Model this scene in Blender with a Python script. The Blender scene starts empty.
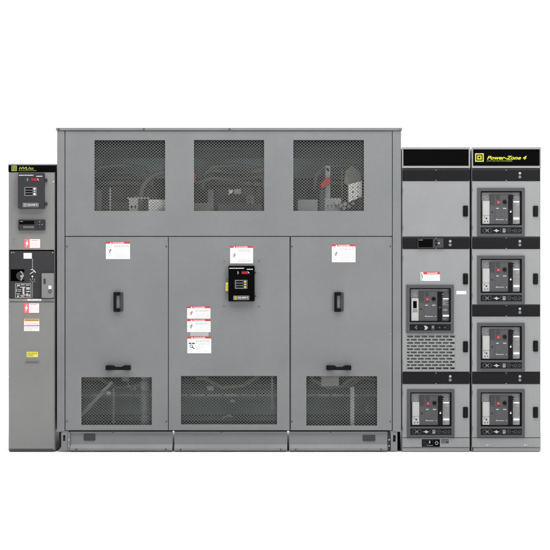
import bpy, math, random
from mathutils import Vector, Matrix

random.seed(7)
S = 0.0077            # metres per photograph pixel on the front plane
CX, GY = 275.0, 452.0 # picture centre column, ground line
D = 11.0              # camera distance to the front plane
EYE = (GY - 275.0) * S
scene = bpy.context.scene
COL = scene.collection

# ------------------------------------------------------------------ materials
def new_mat(name):
    m = bpy.data.materials.new(name); m.use_nodes = True
    nt = m.node_tree
    return m, nt, nt.nodes['Principled BSDF']

def paint(name, c, rough=0.42, var=0.05, bump=0.04, spec=0.4, metal=0.0, wave=0.0):
    m, nt, b = new_mat(name)
    N, L = nt.nodes, nt.links
    tc = N.new('ShaderNodeTexCoord')
    n1 = N.new('ShaderNodeTexNoise'); n1.inputs['Scale'].default_value = 2.3; n1.inputs['Detail'].default_value = 5
    n2 = N.new('ShaderNodeTexNoise'); n2.inputs['Scale'].default_value = 420; n2.inputs['Detail'].default_value = 2
    n3 = N.new('ShaderNodeTexNoise'); n3.inputs['Scale'].default_value = 26; n3.inputs['Detail'].default_value = 8; n3.inputs['Roughness'].default_value = 0.7
    for n in (n1, n2, n3): L.new(tc.outputs['Object'], n.inputs['Vector'])
    r = N.new('ShaderNodeMapRange'); r.inputs[1].default_value = 0.3; r.inputs[2].default_value = 0.7
    r.inputs[3].default_value = 1 - var; r.inputs[4].default_value = 1 + var
    L.new(n1.outputs['Fac'], r.inputs[0])
    r3 = N.new('ShaderNodeMapRange'); r3.inputs[1].default_value = 0.3; r3.inputs[2].default_value = 0.7
    r3.inputs[3].default_value = 1 - var * .5; r3.inputs[4].default_value = 1 + var * .5
    L.new(n3.outputs['Fac'], r3.inputs[0])
    mu = N.new('ShaderNodeMath'); mu.operation = 'MULTIPLY'
    L.new(r.outputs[0], mu.inputs[0]); L.new(r3.outputs[0], mu.inputs[1])
    v = N.new('ShaderNodeVectorMath'); v.operation = 'SCALE'; v.inputs[0].default_value = c
    L.new(mu.outputs[0], v.inputs['Scale']); L.new(v.outputs[0], b.inputs['Base Color'])
    rr = N.new('ShaderNodeMapRange'); rr.inputs[3].default_value = rough - .06; rr.inputs[4].default_value = rough + .08
    L.new(n3.outputs['Fac'], rr.inputs[0]); L.new(rr.outputs[0], b.inputs['Roughness'])
    if bump:
        bp = N.new('ShaderNodeBump'); bp.inputs['Strength'].default_value = bump; bp.inputs['Distance'].default_value = 0.001
        L.new(n2.outputs['Fac'], bp.inputs['Height']); L.new(bp.outputs[0], b.inputs['Normal'])
        if wave:      # oil-canning of thin sheet steel: very shallow long dents
            n4 = N.new('ShaderNodeTexNoise'); n4.inputs['Scale'].default_value = 2.2; n4.inputs['Detail'].default_value = 1
            L.new(tc.outputs['Object'], n4.inputs['Vector'])
            bw = N.new('ShaderNodeBump'); bw.inputs['Strength'].default_value = wave; bw.inputs['Distance'].default_value = 0.03
            L.new(n4.outputs['Fac'], bw.inputs['Height']); L.new(bw.outputs[0], bp.inputs['Normal'])
    b.inputs['Specular IOR Level'].default_value = spec
    b.inputs['Metallic'].default_value = metal
    return m

M = {}
M['grey'] = paint('enclosure_grey', (0.184, 0.190, 0.192), 0.36, 0.065, wave=1.0)
M['olive'] = paint('switch_grey', (0.203, 0.2065, 0.201), 0.38, 0.06, wave=1.0)
M['light'] = paint('switchgear_light_grey', (0.248, 0.250, 0.253), 0.38, 0.055, wave=.8)
M['frame'] = paint('frame_pale_grey', (0.26, 0.26, 0.26), 0.45, 0.03)
M['mesh'] = paint('screen_grey', (0.098, 0.102, 0.098), 0.5, 0.05, 0)
M['inner'] = paint('inner_wall', (0.20, 0.21, 0.20), 0.6, 0.08)
M['black'] = paint('gloss_black', (0.0035, 0.0035, 0.0035), 0.6, 0.04, 0.0, 0.0)
M['band'] = paint('charcoal_band', (0.008, 0.008, 0.0092), 0.5, 0.05, 0.06, 0.12)
M['charcoal'] = paint('charcoal_plate', (0.037, 0.037, 0.039), 0.5, 0.05, 0.06, 0.15)
M['box'] = paint('relay_box_dark', (0.036, 0.036, 0.039), 0.45, 0.04, 0.04, 0.15)
M['bezel'] = paint('bezel_grey', (0.070, 0.072, 0.076), 0.5, 0.04, 0.06, 0.2)
M['face'] = paint('breaker_face_grey', (0.215, 0.215, 0.22), 0.5, 0.04, 0.05, 0.2)
M['cover'] = paint('breaker_cover', (0.076, 0.074, 0.079), 0.5, 0.05, 0.06, 0.2)
M['dark'] = paint('dark_moulding', (0.045, 0.045, 0.05), 0.45, 0.04, 0.04, 0.2)
M['plastic'] = paint('black_handle', (0.005, 0.005, 0.0055), 0.34, 0.05, 0.04, 0.12)
M['handgrey'] = paint('handle_lit_side', (0.045, 0.045, 0.047), 0.4, 0.05, 0.04, 0.3)
M['white'] = paint('label_white', (0.86, 0.86, 0.85), 0.5, 0.01, 0, 0.3)
M['pale'] = paint('pale_plastic', (0.40, 0.40, 0.39), 0.45, 0.03, 0.02, 0.3)
M['red'] = paint('label_red', (0.50, 0.05, 0.05), 0.5, 0.03, 0, 0.3)
M['rose'] = paint('label_rose', (0.72, 0.16, 0.19), 0.5, 0.03, 0, 0.3)
M['redbtn'] = paint('button_red', (0.42, 0.015, 0.05), 0.35, 0.03, 0, 0.4)
M['orange'] = paint('label_orange', (0.75, 0.42, 0.10), 0.5, 0.03, 0, 0.3)
M['yellow'] = paint('label_yellow', (0.70, 0.66, 0.09), 0.5, 0.03, 0, 0.3)
M['logo'] = paint('logo_yellow', (0.52, 0.53, 0.05), 0.5, 0.02, 0, 0.2)
M['logod'] = paint('logo_yellow_green', (0.40, 0.46, 0.09), 0.5, 0.02, 0, 0.2)
M['ink'] = paint('ink', (0.03, 0.03, 0.03), 0.6, 0.02, 0, 0.2)
M['inkgrey'] = paint('ink_grey', (0.36, 0.36, 0.36), 0.6, 0.02, 0, 0.2)
M['zinc'] = paint('zinc', (0.55, 0.55, 0.55), 0.32, 0.08, 0.03, 0.5, 0.9)
M['steel'] = paint('dark_bolt', (0.03, 0.03, 0.03), 0.4, 0.05, 0.03, 0.4)
M['copper'] = paint('tinned_bar', (0.52, 0.53, 0.52), 0.4, 0.08, 0.03, 0.5, 0.0)
M['coil'] = paint('coil_resin', (0.27, 0.245, 0.215), 0.5, 0.18, 0.2)
M['core'] = paint('core_steel', (0.29, 0.37, 0.365), 0.5, 0.12, 0.2)
M['insul'] = paint('insulator_grey', (0.52, 0.54, 0.54), 0.5, 0.06)
M['cable'] = paint('red_cable', (0.62, 0.035, 0.035), 0.45, 0.05)
M['duct'] = paint('duct_brownish', (0.36, 0.34, 0.30), 0.5, 0.12, 0.1)
M['ybar'] = paint('yellow_bar', (0.26, 0.24, 0.06), 0.5, 0.08)
M['sym'] = paint('strip_symbol', (0.24, 0.24, 0.25), 0.5, 0.03, 0, 0.2)
M['sym2'] = paint('diagram_line', (0.50, 0.50, 0.50), 0.5, 0.05, 0, 0.2)
M['led_red'] = paint('display_red', (0.35, 0.012, 0.015), 0.4, 0.02, 0, 0.2)

# ------------------------------------------------------------------ mesh builder (photo pixels + depth in metres)
class MB:
    def __init__(s, ox=0.0, oy=0.0):
        s.ox, s.oy = ox, oy; s.v = []; s.f = []; s.mi = []; s.mats = []; s.smooth = []
    def m(s, name):
        if name not in s.mats: s.mats.append(name)
        return s.mats.index(name)
    def P(s, x, y, d): return ((x - s.ox) * S, d, (s.oy - y) * S)
    def add(s, vs, fs, mat, smooth=False):
        b = len(s.v); s.v += vs; k = s.m(mat)
        for f in fs:
            s.f.append([i + b for i in f]); s.mi.append(k); s.smooth.append(smooth)
    def box(s, x0, y0, x1, y1, d0, d1, mat):
        vs = [s.P(x, y, d) for d in (d0, d1) for y in (y0, y1) for x in (x0, x1)]
        s.add(vs, [(0, 2, 3, 1), (4, 5, 7, 6), (0, 1, 5, 4), (2, 6, 7, 3), (0, 4, 6, 2), (1, 3, 7, 5)], mat)
    def poly(s, pts, d0, d1, mat):   # pts counter-clockwise or not; prism along depth
        n = len(pts)
        a = sum(pts[i][0] * pts[(i + 1) % n][1] - pts[(i + 1) % n][0] * pts[i][1] for i in range(n))
        if a > 0: pts = pts[::-1]
        vs = [s.P(x, y, d0) for x, y in pts] + [s.P(x, y, d1) for x, y in pts]
        fs = [tuple(range(n)), tuple(range(2 * n - 1, n - 1, -1))]
        fs += [(i, i + n, (i + 1) % n + n, (i + 1) % n) for i in range(n)]
        s.add(vs, fs, mat)
    def rbox(s, x0, y0, x1, y1, r, d0, d1, mat, n=4):
        pts = []
        for cx, cy, a0 in ((x1 - r, y0 + r, -90), (x1 - r, y1 - r, 0), (x0 + r, y1 - r, 90), (x0 + r, y0 + r, 180)):
            for k in range(n + 1):
                a = math.radians(a0 + 90 * k / n); pts.append((cx + r * math.cos(a), cy + r * math.sin(a)))
        s.poly(pts, d0, d1, mat)
    def line(s, x0, y0, x1, y1, w, d0, d1, mat):
        L = math.hypot(x1 - x0, y1 - y0); nx, ny = -(y1 - y0) / L * w / 2, (x1 - x0) / L * w / 2
        s.poly([(x0 + nx, y0 + ny), (x1 + nx, y1 + ny), (x1 - nx, y1 - ny), (x0 - nx, y0 - ny)], d0, d1, mat)
    def disc(s, cx, cy, r, d0, d1, mat, n=20):
        s.poly([(cx + r * math.cos(2 * math.pi * k / n), cy + r * math.sin(2 * math.pi * k / n)) for k in range(n)], d0, d1, mat)
    def ring(s, cx, cy, r, w, d0, d1, mat, n=20, a0=0, a1=360):
        full = a1 - a0 >= 360; k = n if full else n + 1
        vs = []
        for i in range(k):
            a = math.radians(a0 + (a1 - a0) * i / n)
            for rr, d in ((r, d0), (r - w, d0), (r - w, d1), (r, d1)):
                vs.append(s.P(cx + rr * math.cos(a), cy + rr * math.sin(a), d))
        fs = []
        for i in range(n):
            j = (i + 1) % k
            for q in range(4):
                fs.append((i * 4 + q, i * 4 + (q + 1) % 4, j * 4 + (q + 1) % 4, j * 4 + q))
        s.add(vs, fs, mat)
    def frame(s, x0, y0, x1, y1, w, d0, d1, mat): s.plate(x0, y0, x1, y1, [(x0 + w, y0 + w, x1 - w, y1 - w)], d0, d1, mat)
    def plate(s, x0, y0, x1, y1, holes, d0, d1, mat):   # one watertight plate with rectangular holes
        xs = sorted({x0, x1, *[h[0] for h in holes], *[h[2] for h in holes]})
        ys = sorted({y0, y1, *[h[1] for h in holes], *[h[3] for h in holes]})
        nx, ny = len(xs) - 1, len(ys) - 1
        def solid(i, j):
            if i < 0 or j < 0 or i >= nx or j >= ny: return False
            mx, my = (xs[i] + xs[i + 1]) / 2, (ys[j] + ys[j + 1]) / 2
            return not any(h[0] < mx < h[2] and h[1] < my < h[3] for h in holes)
        idx = {}; vs = []; fs = []
        def V(i, j, k):
            if (i, j, k) not in idx:
                idx[(i, j, k)] = len(vs); vs.append(s.P(xs[i], ys[j], (d0, d1)[k]))
            return idx[(i, j, k)]
        for i in range(nx):
            for j in range(ny):
                if not solid(i, j): continue
                fs.append((V(i, j, 0), V(i, j + 1, 0), V(i + 1, j + 1, 0), V(i + 1, j, 0)))
                fs.append((V(i, j, 1), V(i + 1, j, 1), V(i + 1, j + 1, 1), V(i, j + 1, 1)))
                if not solid(i - 1, j): fs.append((V(i, j, 0), V(i, j, 1), V(i, j + 1, 1), V(i, j + 1, 0)))
                if not solid(i + 1, j): fs.append((V(i + 1, j, 0), V(i + 1, j + 1, 0), V(i + 1, j + 1, 1), V(i + 1, j, 1)))
                if not solid(i, j - 1): fs.append((V(i, j, 0), V(i + 1, j, 0), V(i + 1, j, 1), V(i, j, 1)))
                if not solid(i, j + 1): fs.append((V(i, j + 1, 0), V(i, j + 1, 1), V(i + 1, j + 1, 1), V(i + 1, j + 1, 0)))
        s.add(vs, fs, mat)
    def profile(s, x0, x1, pts, mat):   # pts (depth m, y px), extruded along x
        n = len(pts)
        vs = [s.P(x0, y, d) for d, y in pts] + [s.P(x1, y, d) for d, y in pts]
        fs = [tuple(range(n))[::-1], tuple(range(n, 2 * n))] + [(i, (i + 1) % n, (i + 1) % n + n, i + n) for i in range(n)]
        s.add(vs, fs, mat)
    def tube(s, pts, r, mat, n=12):   # pts (x px, y px, depth), r metres
        P = [Vector(s.P(*p)) for p in pts]; rings = []
        up = Vector((0, 1, 0))
        for i, p in enumerate(P):
            t = (P[min(i + 1, len(P) - 1)] - P[max(i - 1, 0)]).normalized()
            a = t.cross(up); a = a.normalized() if a.length > 1e-4 else Vector((1, 0, 0)); b = t.cross(a)
            rings.append([tuple(p + r * (math.cos(2 * math.pi * k / n) * a + math.sin(2 * math.pi * k / n) * b)) for k in range(n)])
        vs = [v for q in rings for v in q]; fs = []
        for i in range(len(P) - 1):
            for k in range(n):
                fs.append((i * n + k, i * n + (k + 1) % n, (i + 1) * n + (k + 1) % n, (i + 1) * n + k))
        fs += [tuple(range(n))[::-1], tuple(range((len(P) - 1) * n, len(P) * n))]
        s.add(vs, fs, mat, True)
    def lathe(s, cx, d, prof, mat, n=40):   # vertical axis; prof list (y px, radius m)
        c = s.P(cx, 0, d); vs = []; fs = []
        for y, r in prof:
            z = (s.oy - y) * S
            vs += [(c[0] + r * math.cos(2 * math.pi * k / n), d + r * math.sin(2 * math.pi * k / n), z) for k in range(n)]
        for i in range(len(prof) - 1):
            for k in range(n):
                fs.append((i * n + k, (i + 1) * n + k, (i + 1) * n + (k + 1) % n, i * n + (k + 1) % n))
        fs += [tuple(range(n)), tuple(range((len(prof) - 1) * n, len(prof) * n))[::-1]]
        s.add(vs, fs, mat, True)
    def text(s, txt, x0, y0, x1, y1, d, mat, shear=0.0, bold=0.0):
        """letters fitted to the box x0..x1, y0..y1 (photo pixels), 1 mm thick, front at depth d"""
        cu = bpy.data.curves.new('lettering', 'FONT'); cu.body = txt; cu.shear = shear; cu.offset = bold; cu.resolution_u = 3
        ob = bpy.data.objects.new('lettering', cu); COL.objects.link(ob)
        me = bpy.data.meshes.new_from_object(ob.evaluated_get(bpy.context.evaluated_depsgraph_get()))
        co = [v.co.copy() for v in me.vertices]; pf = [tuple(p.vertices) for p in me.polygons]
        bpy.data.objects.remove(ob); bpy.data.curves.remove(cu); bpy.data.meshes.remove(me)
        if not co: return
        ax, bx = min(c.x for c in co), max(c.x for c in co); ay, by = min(c.y for c in co), max(c.y for c in co)
        vs = [s.P(x0 + (c.x - ax) / (bx - ax) * (x1 - x0), y1 - (c.y - ay) / (by - ay) * (y1 - y0), d) for c in co]
        s.add(vs, pf, mat)
    def words(s, x0, y0, x1, y1, rows, d, mat, h=0.5, rnd=None, wl=(0.6, 2.2), full=0.75):   # rows of unreadable small print
        rnd = rnd or random
        for r in range(rows):
            y = y0 + (y1 - y0) * (r + 0.5) / rows; x = x0
            end = x1 - (0 if rnd.random() < full else (x1 - x0) * rnd.uniform(.2, .5))
            while x < end - 0.4:
                w = min(rnd.uniform(*wl), end - x); s.box(x, y - h / 2, x + w, y + h / 2, d, d + .0006, mat); x += w + 0.35
    def build(s, name, parent=None, bevel=0.0, loc=(0, 0, 0), seg=2, **props):
        me = bpy.data.meshes.new(name); me.from_pydata(s.v, [], s.f)
        for k in s.mats: me.materials.append(M[k])
        me.polygons.foreach_set('material_index', s.mi); me.polygons.foreach_set('use_smooth', s.smooth); me.update()
        o = bpy.data.objects.new(name, me); COL.objects.link(o); o.parent = parent; o.location = loc
        if bevel:
            b = o.modifiers.new('bevel', 'BEVEL'); b.width = bevel; b.segments = seg; b.limit_method = 'ANGLE'; b.angle_limit = math.radians(40)
        for k, v in props.items(): o[k] = v
        return o

def thing(name, cx, front, label, cat, group=None):
    o = bpy.data.objects.new(name, None); COL.objects.link(o)
    o.location = ((cx - CX) * S, front, 0); o.empty_display_size = 0.2
    o['label'] = label; o['category'] = cat
    if group: o['group'] = group
    return o

def shell(mb, x0, y0, x1, y1, d0, d1, t, mat, inner='inner'):
    """open-fronted sheet-metal box: side walls, roof, floor, back"""
    tm = t * S
    mb.box(x0, y0, x0 + t, y1, d0, d1, mat); mb.box(x1 - t, y0, x1, y1, d0, d1, mat)
    mb.box(x0 + t, y0, x1 - t, y0 + t, d0, d1, mat); mb.box(x0 + t, y1 - t, x1 - t, y1, d0, d1, mat)
    mb.box(x0 + t, y0 + t, x1 - t, y1 - t, d1 - tm, d1, inner)

def square_logo(mb, x0, y0, x1, y1, d, mat, gap):
    """square ring with a smaller D-like square in it"""
    w = (x1 - x0)
    mb.plate(x0, y0, x1, y1, [(x0 + w * .13, y0 + w * .13, x1 - w * .13, y1 - w * .13)], d, d + .001, mat)
    a, b, c, e = x0 + w * .25, y0 + w * .25, x1 - w * .25, y1 - w * .25
    mb.plate(a, b, c, e, [(a + w * .13, b + w * .13, c - w * .13, e - w * .13)], d, d + .001, mat)

def danger_label(mb, x0, y0, x1, y1, d, seed, icon='shock', header=2.0, word='DANGER'):
    r = random.Random(seed)
    mb.box(x0, y0 + header, x1, y1, d, d + .001, 'white')
    mb.box(x0, y0, x1, y0 + header, d, d + .001, 'red')
    mid = (x0 + x1) / 2
    mb.text(word, mid - 5.2, y0 + .35, mid + 6.2, y0 + header - .3, d - .0005, 'white', bold=.01)
    mb.poly([(mid - 8.2, y0 + header - .3), (mid - 7.2, y0 + .3), (mid - 6.2, y0 + header - .3)], d - .0005, d, 'white')
    ix, iy = x0 + 4.2, y0 + header + (y1 - y0 - header) * .48
    if icon == 'shock':    # little arc-flash figure
        mb.disc(ix + .6, iy - 1.6, .55, d - .0005, d, 'ink', 10)
        mb.line(ix + .4, iy - 1.0, ix - .4, iy + .9, .7, d - .0005, d, 'ink')
        mb.line(ix - .4, iy + .9, ix - 1.7, iy + 2.0, .4, d - .0005, d, 'ink'); mb.line(ix - .4, iy + .9, ix + .4, iy + 2.3, .4, d - .0005, d, 'ink')
        mb.line(ix + .2, iy - .6, ix + 1.9, iy - .1, .35, d - .0005, d, 'ink'); mb.line(ix, iy - .5, ix - 1.5, iy - 1.0, .35, d - .0005, d, 'ink')
        mb.line(ix - 1.9, iy - 2.0, ix - .9, iy - .2, .25, d - .0005, d, 'ink'); mb.line(ix - 2.1, iy + .1, ix - 1.1, iy + .4, .25, d - .0005, d, 'ink')
    else:                  # hands and gear pictogram
        mb.box(x0 + 1.4, iy - 2.9, x0 + 4.0, iy - 1.6, d - .0005, d, 'ink'); mb.box(x0 + 4.7, iy - 2.9, x0 + 7.3, iy - 1.6, d - .0005, d, 'ink')
        mb.ring(x0 + 4, iy + .6, 1.6, .6, d - .0005, d, 'ink', 12); mb.line(x0 + 4.6, iy + 1.2, x0 + 7, iy + 3.2, .8, d - .0005, d, 'ink')
    mb.words(x0 + 8.2, y0 + header + 1.2, x1 - 1.6, y0 + header + 3.6, 2, d - .0004, 'inkgrey', .55, r, (2.4, 4.5))
    mb.words(x0 + 8.2, y0 + header + 4.3, x1 - 1.6, y1 - 1, max(3, int((y1 - y0 - header - 5) / 1.05)), d - .0004, 'inkgrey', .36, r, (.4, 1.3))

def screw(parent, ox, x, y, d, mat='steel', r=.62):
    mb = MB(ox, GY); mb.disc(x, y, r, d - .004, d, mat, 14); mb.box(x - r * .7, y - .09, x + r * .7, y + .09, d - .0046, d - .004, 'ink')
    return mb.build('screw', parent)

def screen_mesh(mb, x0, y0, x1, y1, d, w=3.3, h=2.9, bar=.54, mat='mesh'):
    """expanded-metal screen: two families of slanted strands, one just behind the other"""
    slope = h / w
    for fam, dd in ((1, 0.0), (-1, .0016)):
        k = slope * fam; span = (y1 - y0) + (x1 - x0) * slope
        n = int(span / h) + 2
        for i in range(-1, n + 1):
            base = (y0 - (x1 - x0) * slope if fam > 0 else y0) + i * h + .35
            # y = base + k*(x-x0); clip to rect
            xa, xb = x0, x1
            for yy in (y0, y1): pass
            if k > 0: lo, hi = x0 + (y0 - base) / k, x0 + (y1 - base) / k
            else: lo, hi = x0 + (y1 - base) / k, x0 + (y0 - base) / k
            xa, xb = max(xa, lo), min(xb, hi)
            if xb - xa < .5: continue
            mb.line(xa, base + k * (xa - x0), xb, base + k * (xb - x0), bar, d + dd, d + dd + .0014, mat)

# ================================================================== SETTING
def structure(name, verts, faces, mat):
    me = bpy.data.meshes.new(name); me.from_pydata(verts, [], faces); me.materials.append(mat)
    for p in me.polygons: p.use_smooth = True
    o = bpy.data.objects.new(name, me); COL.objects.link(o); o['kind'] = 'structure'; return o
M['studio'] = paint('studio_white', (0.93, 0.93, 0.93), 0.8, 0.005, 0, 0.1)
W = 14.0
structure('floor', [(-W, -14, 0), (W, -14, 0), (W, 3.2, 0), (-W, 3.2, 0)], [(0, 1, 2, 3)], M['studio'])
vs, fs = [], []
prof = [(3.2, 0.0)] + [(3.2 + 1.2 * math.sin(math.radians(a)), 1.2 - 1.2 * math.cos(math.radians(a))) for a in range(6, 91, 6)] + [(4.4, 7.0)]
for y, z in prof: vs += [(-W, y, z), (W, y, z)]
for i in range(len(prof) - 1): fs.append((2 * i, 2 * i + 1, 2 * i + 3, 2 * i + 2))
structure('backdrop', vs, fs, M['studio'])

# ================================================================== LEFT SWITCH CABINET
LX = 31.5
lc = thing('switch_cabinet', LX, 0.0, 'narrow grey switch cabinet with black operating panel, shortest and leftmost of the lineup', 'switch cabinet')
def L_(): return MB(LX, GY)
b = L_(); shell(b, 8.3, 164.8, 54.8, 450.6, 0.012, 1.25, 1.0, 'olive', 'olive'); b.build('body', lc, .002)
b = L_(); b.box(8.2, 163.8, 55.8, 165.3, -.004, 1.25, 'frame'); b.build('top_cap', lc, .002)
b = L_(); b.box(8.4, 165.5, 55.6, 171.8, -.008, .012, 'black'); np_ = b.build('nameplate', lc, .001)
b = L_(); square_logo(b, 11.8, 165.9, 17.0, 171.1, -.0095, 'logod', 1); b.build('emblem', np_)
b = L_(); b.text('HVL/cc', 19.2, 166.9, 34.0, 169.6, -.0088, 'logod', .25, .02)
b.text('METAL ENCLOSED SWITCHGEAR', 19.0, 170.2, 36.6, 171.1, -.0088, 'logod'); b.build('lettering', np_)
# upper door
b = L_(); b.box(8.8, 172.4, 54.5, 249.8, -.004, .011, 'olive'); ud = b.build('upper_door', lc, .0015)
screw(ud, LX, 53.6, 181.8, -.004, 'zinc', .9)
for yy in (238.8, 243): screw(ud, LX, 13.8, yy, -.004, 'olive', .5)
# relay box
def relay_box(parent, ox, x0, y0, x1, y1, mat, lit, hinge_mat, side, d):
    k = (x1 - x0) / 26.0; q = (y1 - y0) / 35.5
    X = lambda v: x0 + v * k
    Y = lambda v: y0 + v * q
    b = MB(ox, GY); b.rbox(x0, y0, x1, y1, .6, d - .045, d, mat); rb = b.build('relay_box', parent, .003)
    f = d - .0462
    b = MB(ox, GY)
    b.words(X(1), Y(1.9), X(16), Y(3.1), 1, f, 'white', .75 * q, random.Random(3), (.5, 1.1), 1); b.build('lettering', rb); b = MB(ox, GY)
    b.words(X(18.4), Y(2.9), X(24.5), Y(4.1), 1, f, 'white', .75 * q, random.Random(4), (.7, 1.6), 1)
    b.build('lettering', rb)
    b = MB(ox, GY); b.rbox(X(13.2), Y(5.6), X(19.6), Y(8.2), .3, f - .001, f + .001, 'led_red'); 
    b.line(X(9.3), Y(5.2), X(9.3), Y(8.6), .35, f - .001, f, 'pale'); b.line(X(9.3), Y(5.4), X(10.4), Y(6.8), .3, f - .001, f, 'pale')
    b.line(X(10.4), Y(6.9), X(9.5), Y(8.2), .3, f - .002, f - .001, 'pale'); b.line(X(19.4), Y(5.9), X(20.8), Y(7.6), .5, f - .002, f - .001, 'white')
    for i in range(3):
        xx = X(14.0 + 1.8 * i); b.frame(xx, Y(6.05), xx + 1.1 * k, Y(7.8), .25, f - .002, f - .001, 'redbtn')
    b.build('display', rb)
    b = MB(ox, GY); b.frame(X(6.6), Y(14.3), X(18.7), Y(22.8), .3, f - .001, f, 'inkgrey')
    for i in range(3):
        yy = Y(15.1 + 2.6 * i); b.box(X(7.5), yy, X(14.6), yy + 1.7 * q, f - .0008, f, 'black')
        b.frame(X(7.3), yy - .15, X(14.8), yy + 1.9 * q, .15, f - .0012, f, 'inkgrey')
        b.box(X(15.6), yy, X(17.7), yy + 1.8 * q, f - .0025, f, lit[i])
    b.build('keypad', rb)
    b = MB(ox, GY); b.frame(X(5), Y(30), X(20.6), Y(34), .3, f - .001, f, 'inkgrey'); b.box(X(5.3), Y(30.3), X(20.3), Y(33.7), f - .0006, f, 'bezel' if side == 'L' else 'dark')
    square_logo(b, X(5.9), Y(32) - 1.35, X(5.9) + 2.7, Y(32) + 1.35, f - .0016, 'pale' if side == 'L' else 'logo', 1)
    b.text('SQUARE D', X(9.4), Y(31), X(19.7), Y(33), f - .0012, 'white', 0, .01); b.build('maker_plate', rb)
    for yy in (5.6, 29.2):
        b = MB(ox, GY)
        if side == 'L': b.rbox(x1 - .1, Y(yy), x1 + 2.6, Y(yy) + 3.0, .5, d - .03, d, hinge_mat); b.disc(x1 + 1.5, Y(yy) + 1.4, .7, d - .034, d - .03, 'steel')
        else: b.rbox(x1 - .1, Y(yy) + .4, x1 + 1.2, Y(yy) + 1.8, .3, d - .02, d, hinge_mat); b.line(x1 + 1.2, Y(yy) + 1, x1 + 4.4, Y(yy) + .8, .35, d - .004, d, 'inkgrey')
        b.build('hinge', rb, .001)
    return rb
relay_box(ud, LX, 19.0, 173.2, 45.0, 208.8, 'box', ('white', 'inkgrey', 'white'), 'box', 'L', -.004)
# meter
b = L_(); b.rbox(18.8, 219.6, 45.6, 230.3, .8, -.026, -.004, 'box'); me = b.build('power_meter', ud, .002)
b = L_(); b.box(20.0, 220.9, 34.8, 224.4, -.028, -.026, 'black'); b.words(20.6, 221.2, 24, 222, 1, -.0286, 'inkgrey', .6, random.Random(66), (.5, 1.1), 1); b.build('display', me)
b = L_(); b.words(24, 226, 34.6, 228.4, 2, -.0268, 'inkgrey', .45, random.Random(8), (.5, 1.2))
b.box(20.0, 226.6, 34.6, 226.85, -.0266, -.026, 'handgrey'); b.build('lettering', me)
for i in range(3):
    for j in range(3):
        if (i, j) in ((0, 0), (2, 1)): pass
        b = L_(); b.rbox(37.0 + 2.4 * i, 220.9 + 2.9 * j, 38.7 + 2.4 * i, 222.8 + 2.9 * j, .5, -.029, -.026, 'dark' if (i + j) % 2 else 'charcoal')
        if (i, j) in ((1, 0), (2, 1), (1, 1)): b.line(37.5 + 2.4 * i, 222.4 + 2.9 * j, 38.3 + 2.4 * i, 221.2 + 2.9 * j, .35, -.0296, -.029, 'pale')
        b.build('button', me)
def bolt_label(parent, ox, x0, y0, x1, y1, d, red, rl=5.2):
    b = MB(ox, GY); b.box(x0 + rl, y0, x1, y1, d - .001, d, 'white'); b.box(x0, y0, x0 + rl, y1, d - .001, d, red)
    b.frame(x0 + rl, y0, x1, y1, .3, d - .0014, d, red)
    cx = x0 + rl / 2; h = y1 - y0
    b.poly([(cx + .9, y0 + h * .08), (cx - 1.5, y0 + h * .52), (cx - .2, y0 + h * .52), (cx - .9, y0 + h * .92), (cx + 1.6, y0 + h * .42), (cx + .2, y0 + h * .42)], d - .0015, d - .0005, 'white')
    b.words(x0 + rl + 2, y0 + .8, x1 - 2, y0 + 2.2, 1, d - .0015, red, .7, random.Random(5), (1, 2), 1)
    b.words(x0 + rl + 1.4, y0 + 3, x1 - 1.2, y1 - 1, 5, d - .0015, 'inkgrey', .34, random.Random(6), (.4, 1.4))
    return b.build('danger_label', parent)
bolt_label(ud, LX, 24.4, 238.9, 40.4, 248.2, -.004, 'rose')
# black operating panel
b = L_(); b.plate(9.0, 251.0, 54.4, 298.0, [(10.6, 269.2, 24.4, 281.2)], .0, .006, 'charcoal')
b.box(10.6, 269.2, 24.4, 281.2, .05, .056, 'black'); b.box(10.2, 269.2, 10.6, 281.2, .006, .05, 'black'); b.box(24.4, 269.2, 24.8, 281.2, .006, .05, 'black')
b.box(10.2, 268.8, 24.8, 269.2, .006, .05, 'black'); b.box(10.2, 281.2, 24.8, 281.6, .006, .05, 'black')
op = b.build('operating_panel', lc)
for x, mt in ((11.7, 'zinc'), (14, 'zinc'), (52.8, 'zinc')): screw(op, LX, x, 252.6, 0, mt, .65)
b = L_(); b.disc(20.4, 275.8, 4.4, .004, .045, 'dark', 28); b.ring(20.8, 275.8, 4.6, .8, -.002, .004, 'handgrey', 28, -90, 90); knob = b.build('operating_hub', op, .002)
b = L_(); b.line(20.8, 271.2, 23.6, 275, 1.1, -.012, .004, 'zinc'); b.line(23.6, 275, 20.9, 280.4, 1.5, -.012, .004, 'zinc'); b.disc(21.6, 276.2, 1.1, -.016, .004, 'pale'); b.build('handle', knob, .001)
b = L_(); b.box(23.6, 253.0, 31.8, 258.6, -.0012, 0, 'white'); b.words(24.6, 253.6, 31, 258.2, 4, -.0018, 'inkgrey', .3, random.Random(9), (.4, 1.1)); b.build('instruction_label', op)
b = L_()
b.box(32.25, 258.6, 32.75, 269.6, -.001, 0, 'inkgrey'); b.line(29.9, 273.9, 33.6, 271.6, .5, -.001, 0, 'white'); b.line(33.4, 269.9, 35.6, 272.6, .7, -.001, 0, 'white'); b.line(30.6, 269.4, 33.6, 269.9, .45, -.001, 0, 'white')
b.disc(32.4, 276.4, .8, -.001, 0, 'white', 12); b.box(32.3, 277.4, 32.7, 280, -.001, 0, 'inkgrey'); b.line(29.8, 279, 31.2, 280.6, .4, -.001, 0, 'inkgrey'); b.line(35, 279, 33.8, 280.6, .4, -.001, 0, 'inkgrey')
b.box(32.3, 282, 32.7, 297.6, -.001, 0, 'inkgrey'); b.box(29.4, 281.6, 35.6, 281.85, -.001, 0, 'inkgrey'); b.build('mimic_diagram', op)
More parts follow.
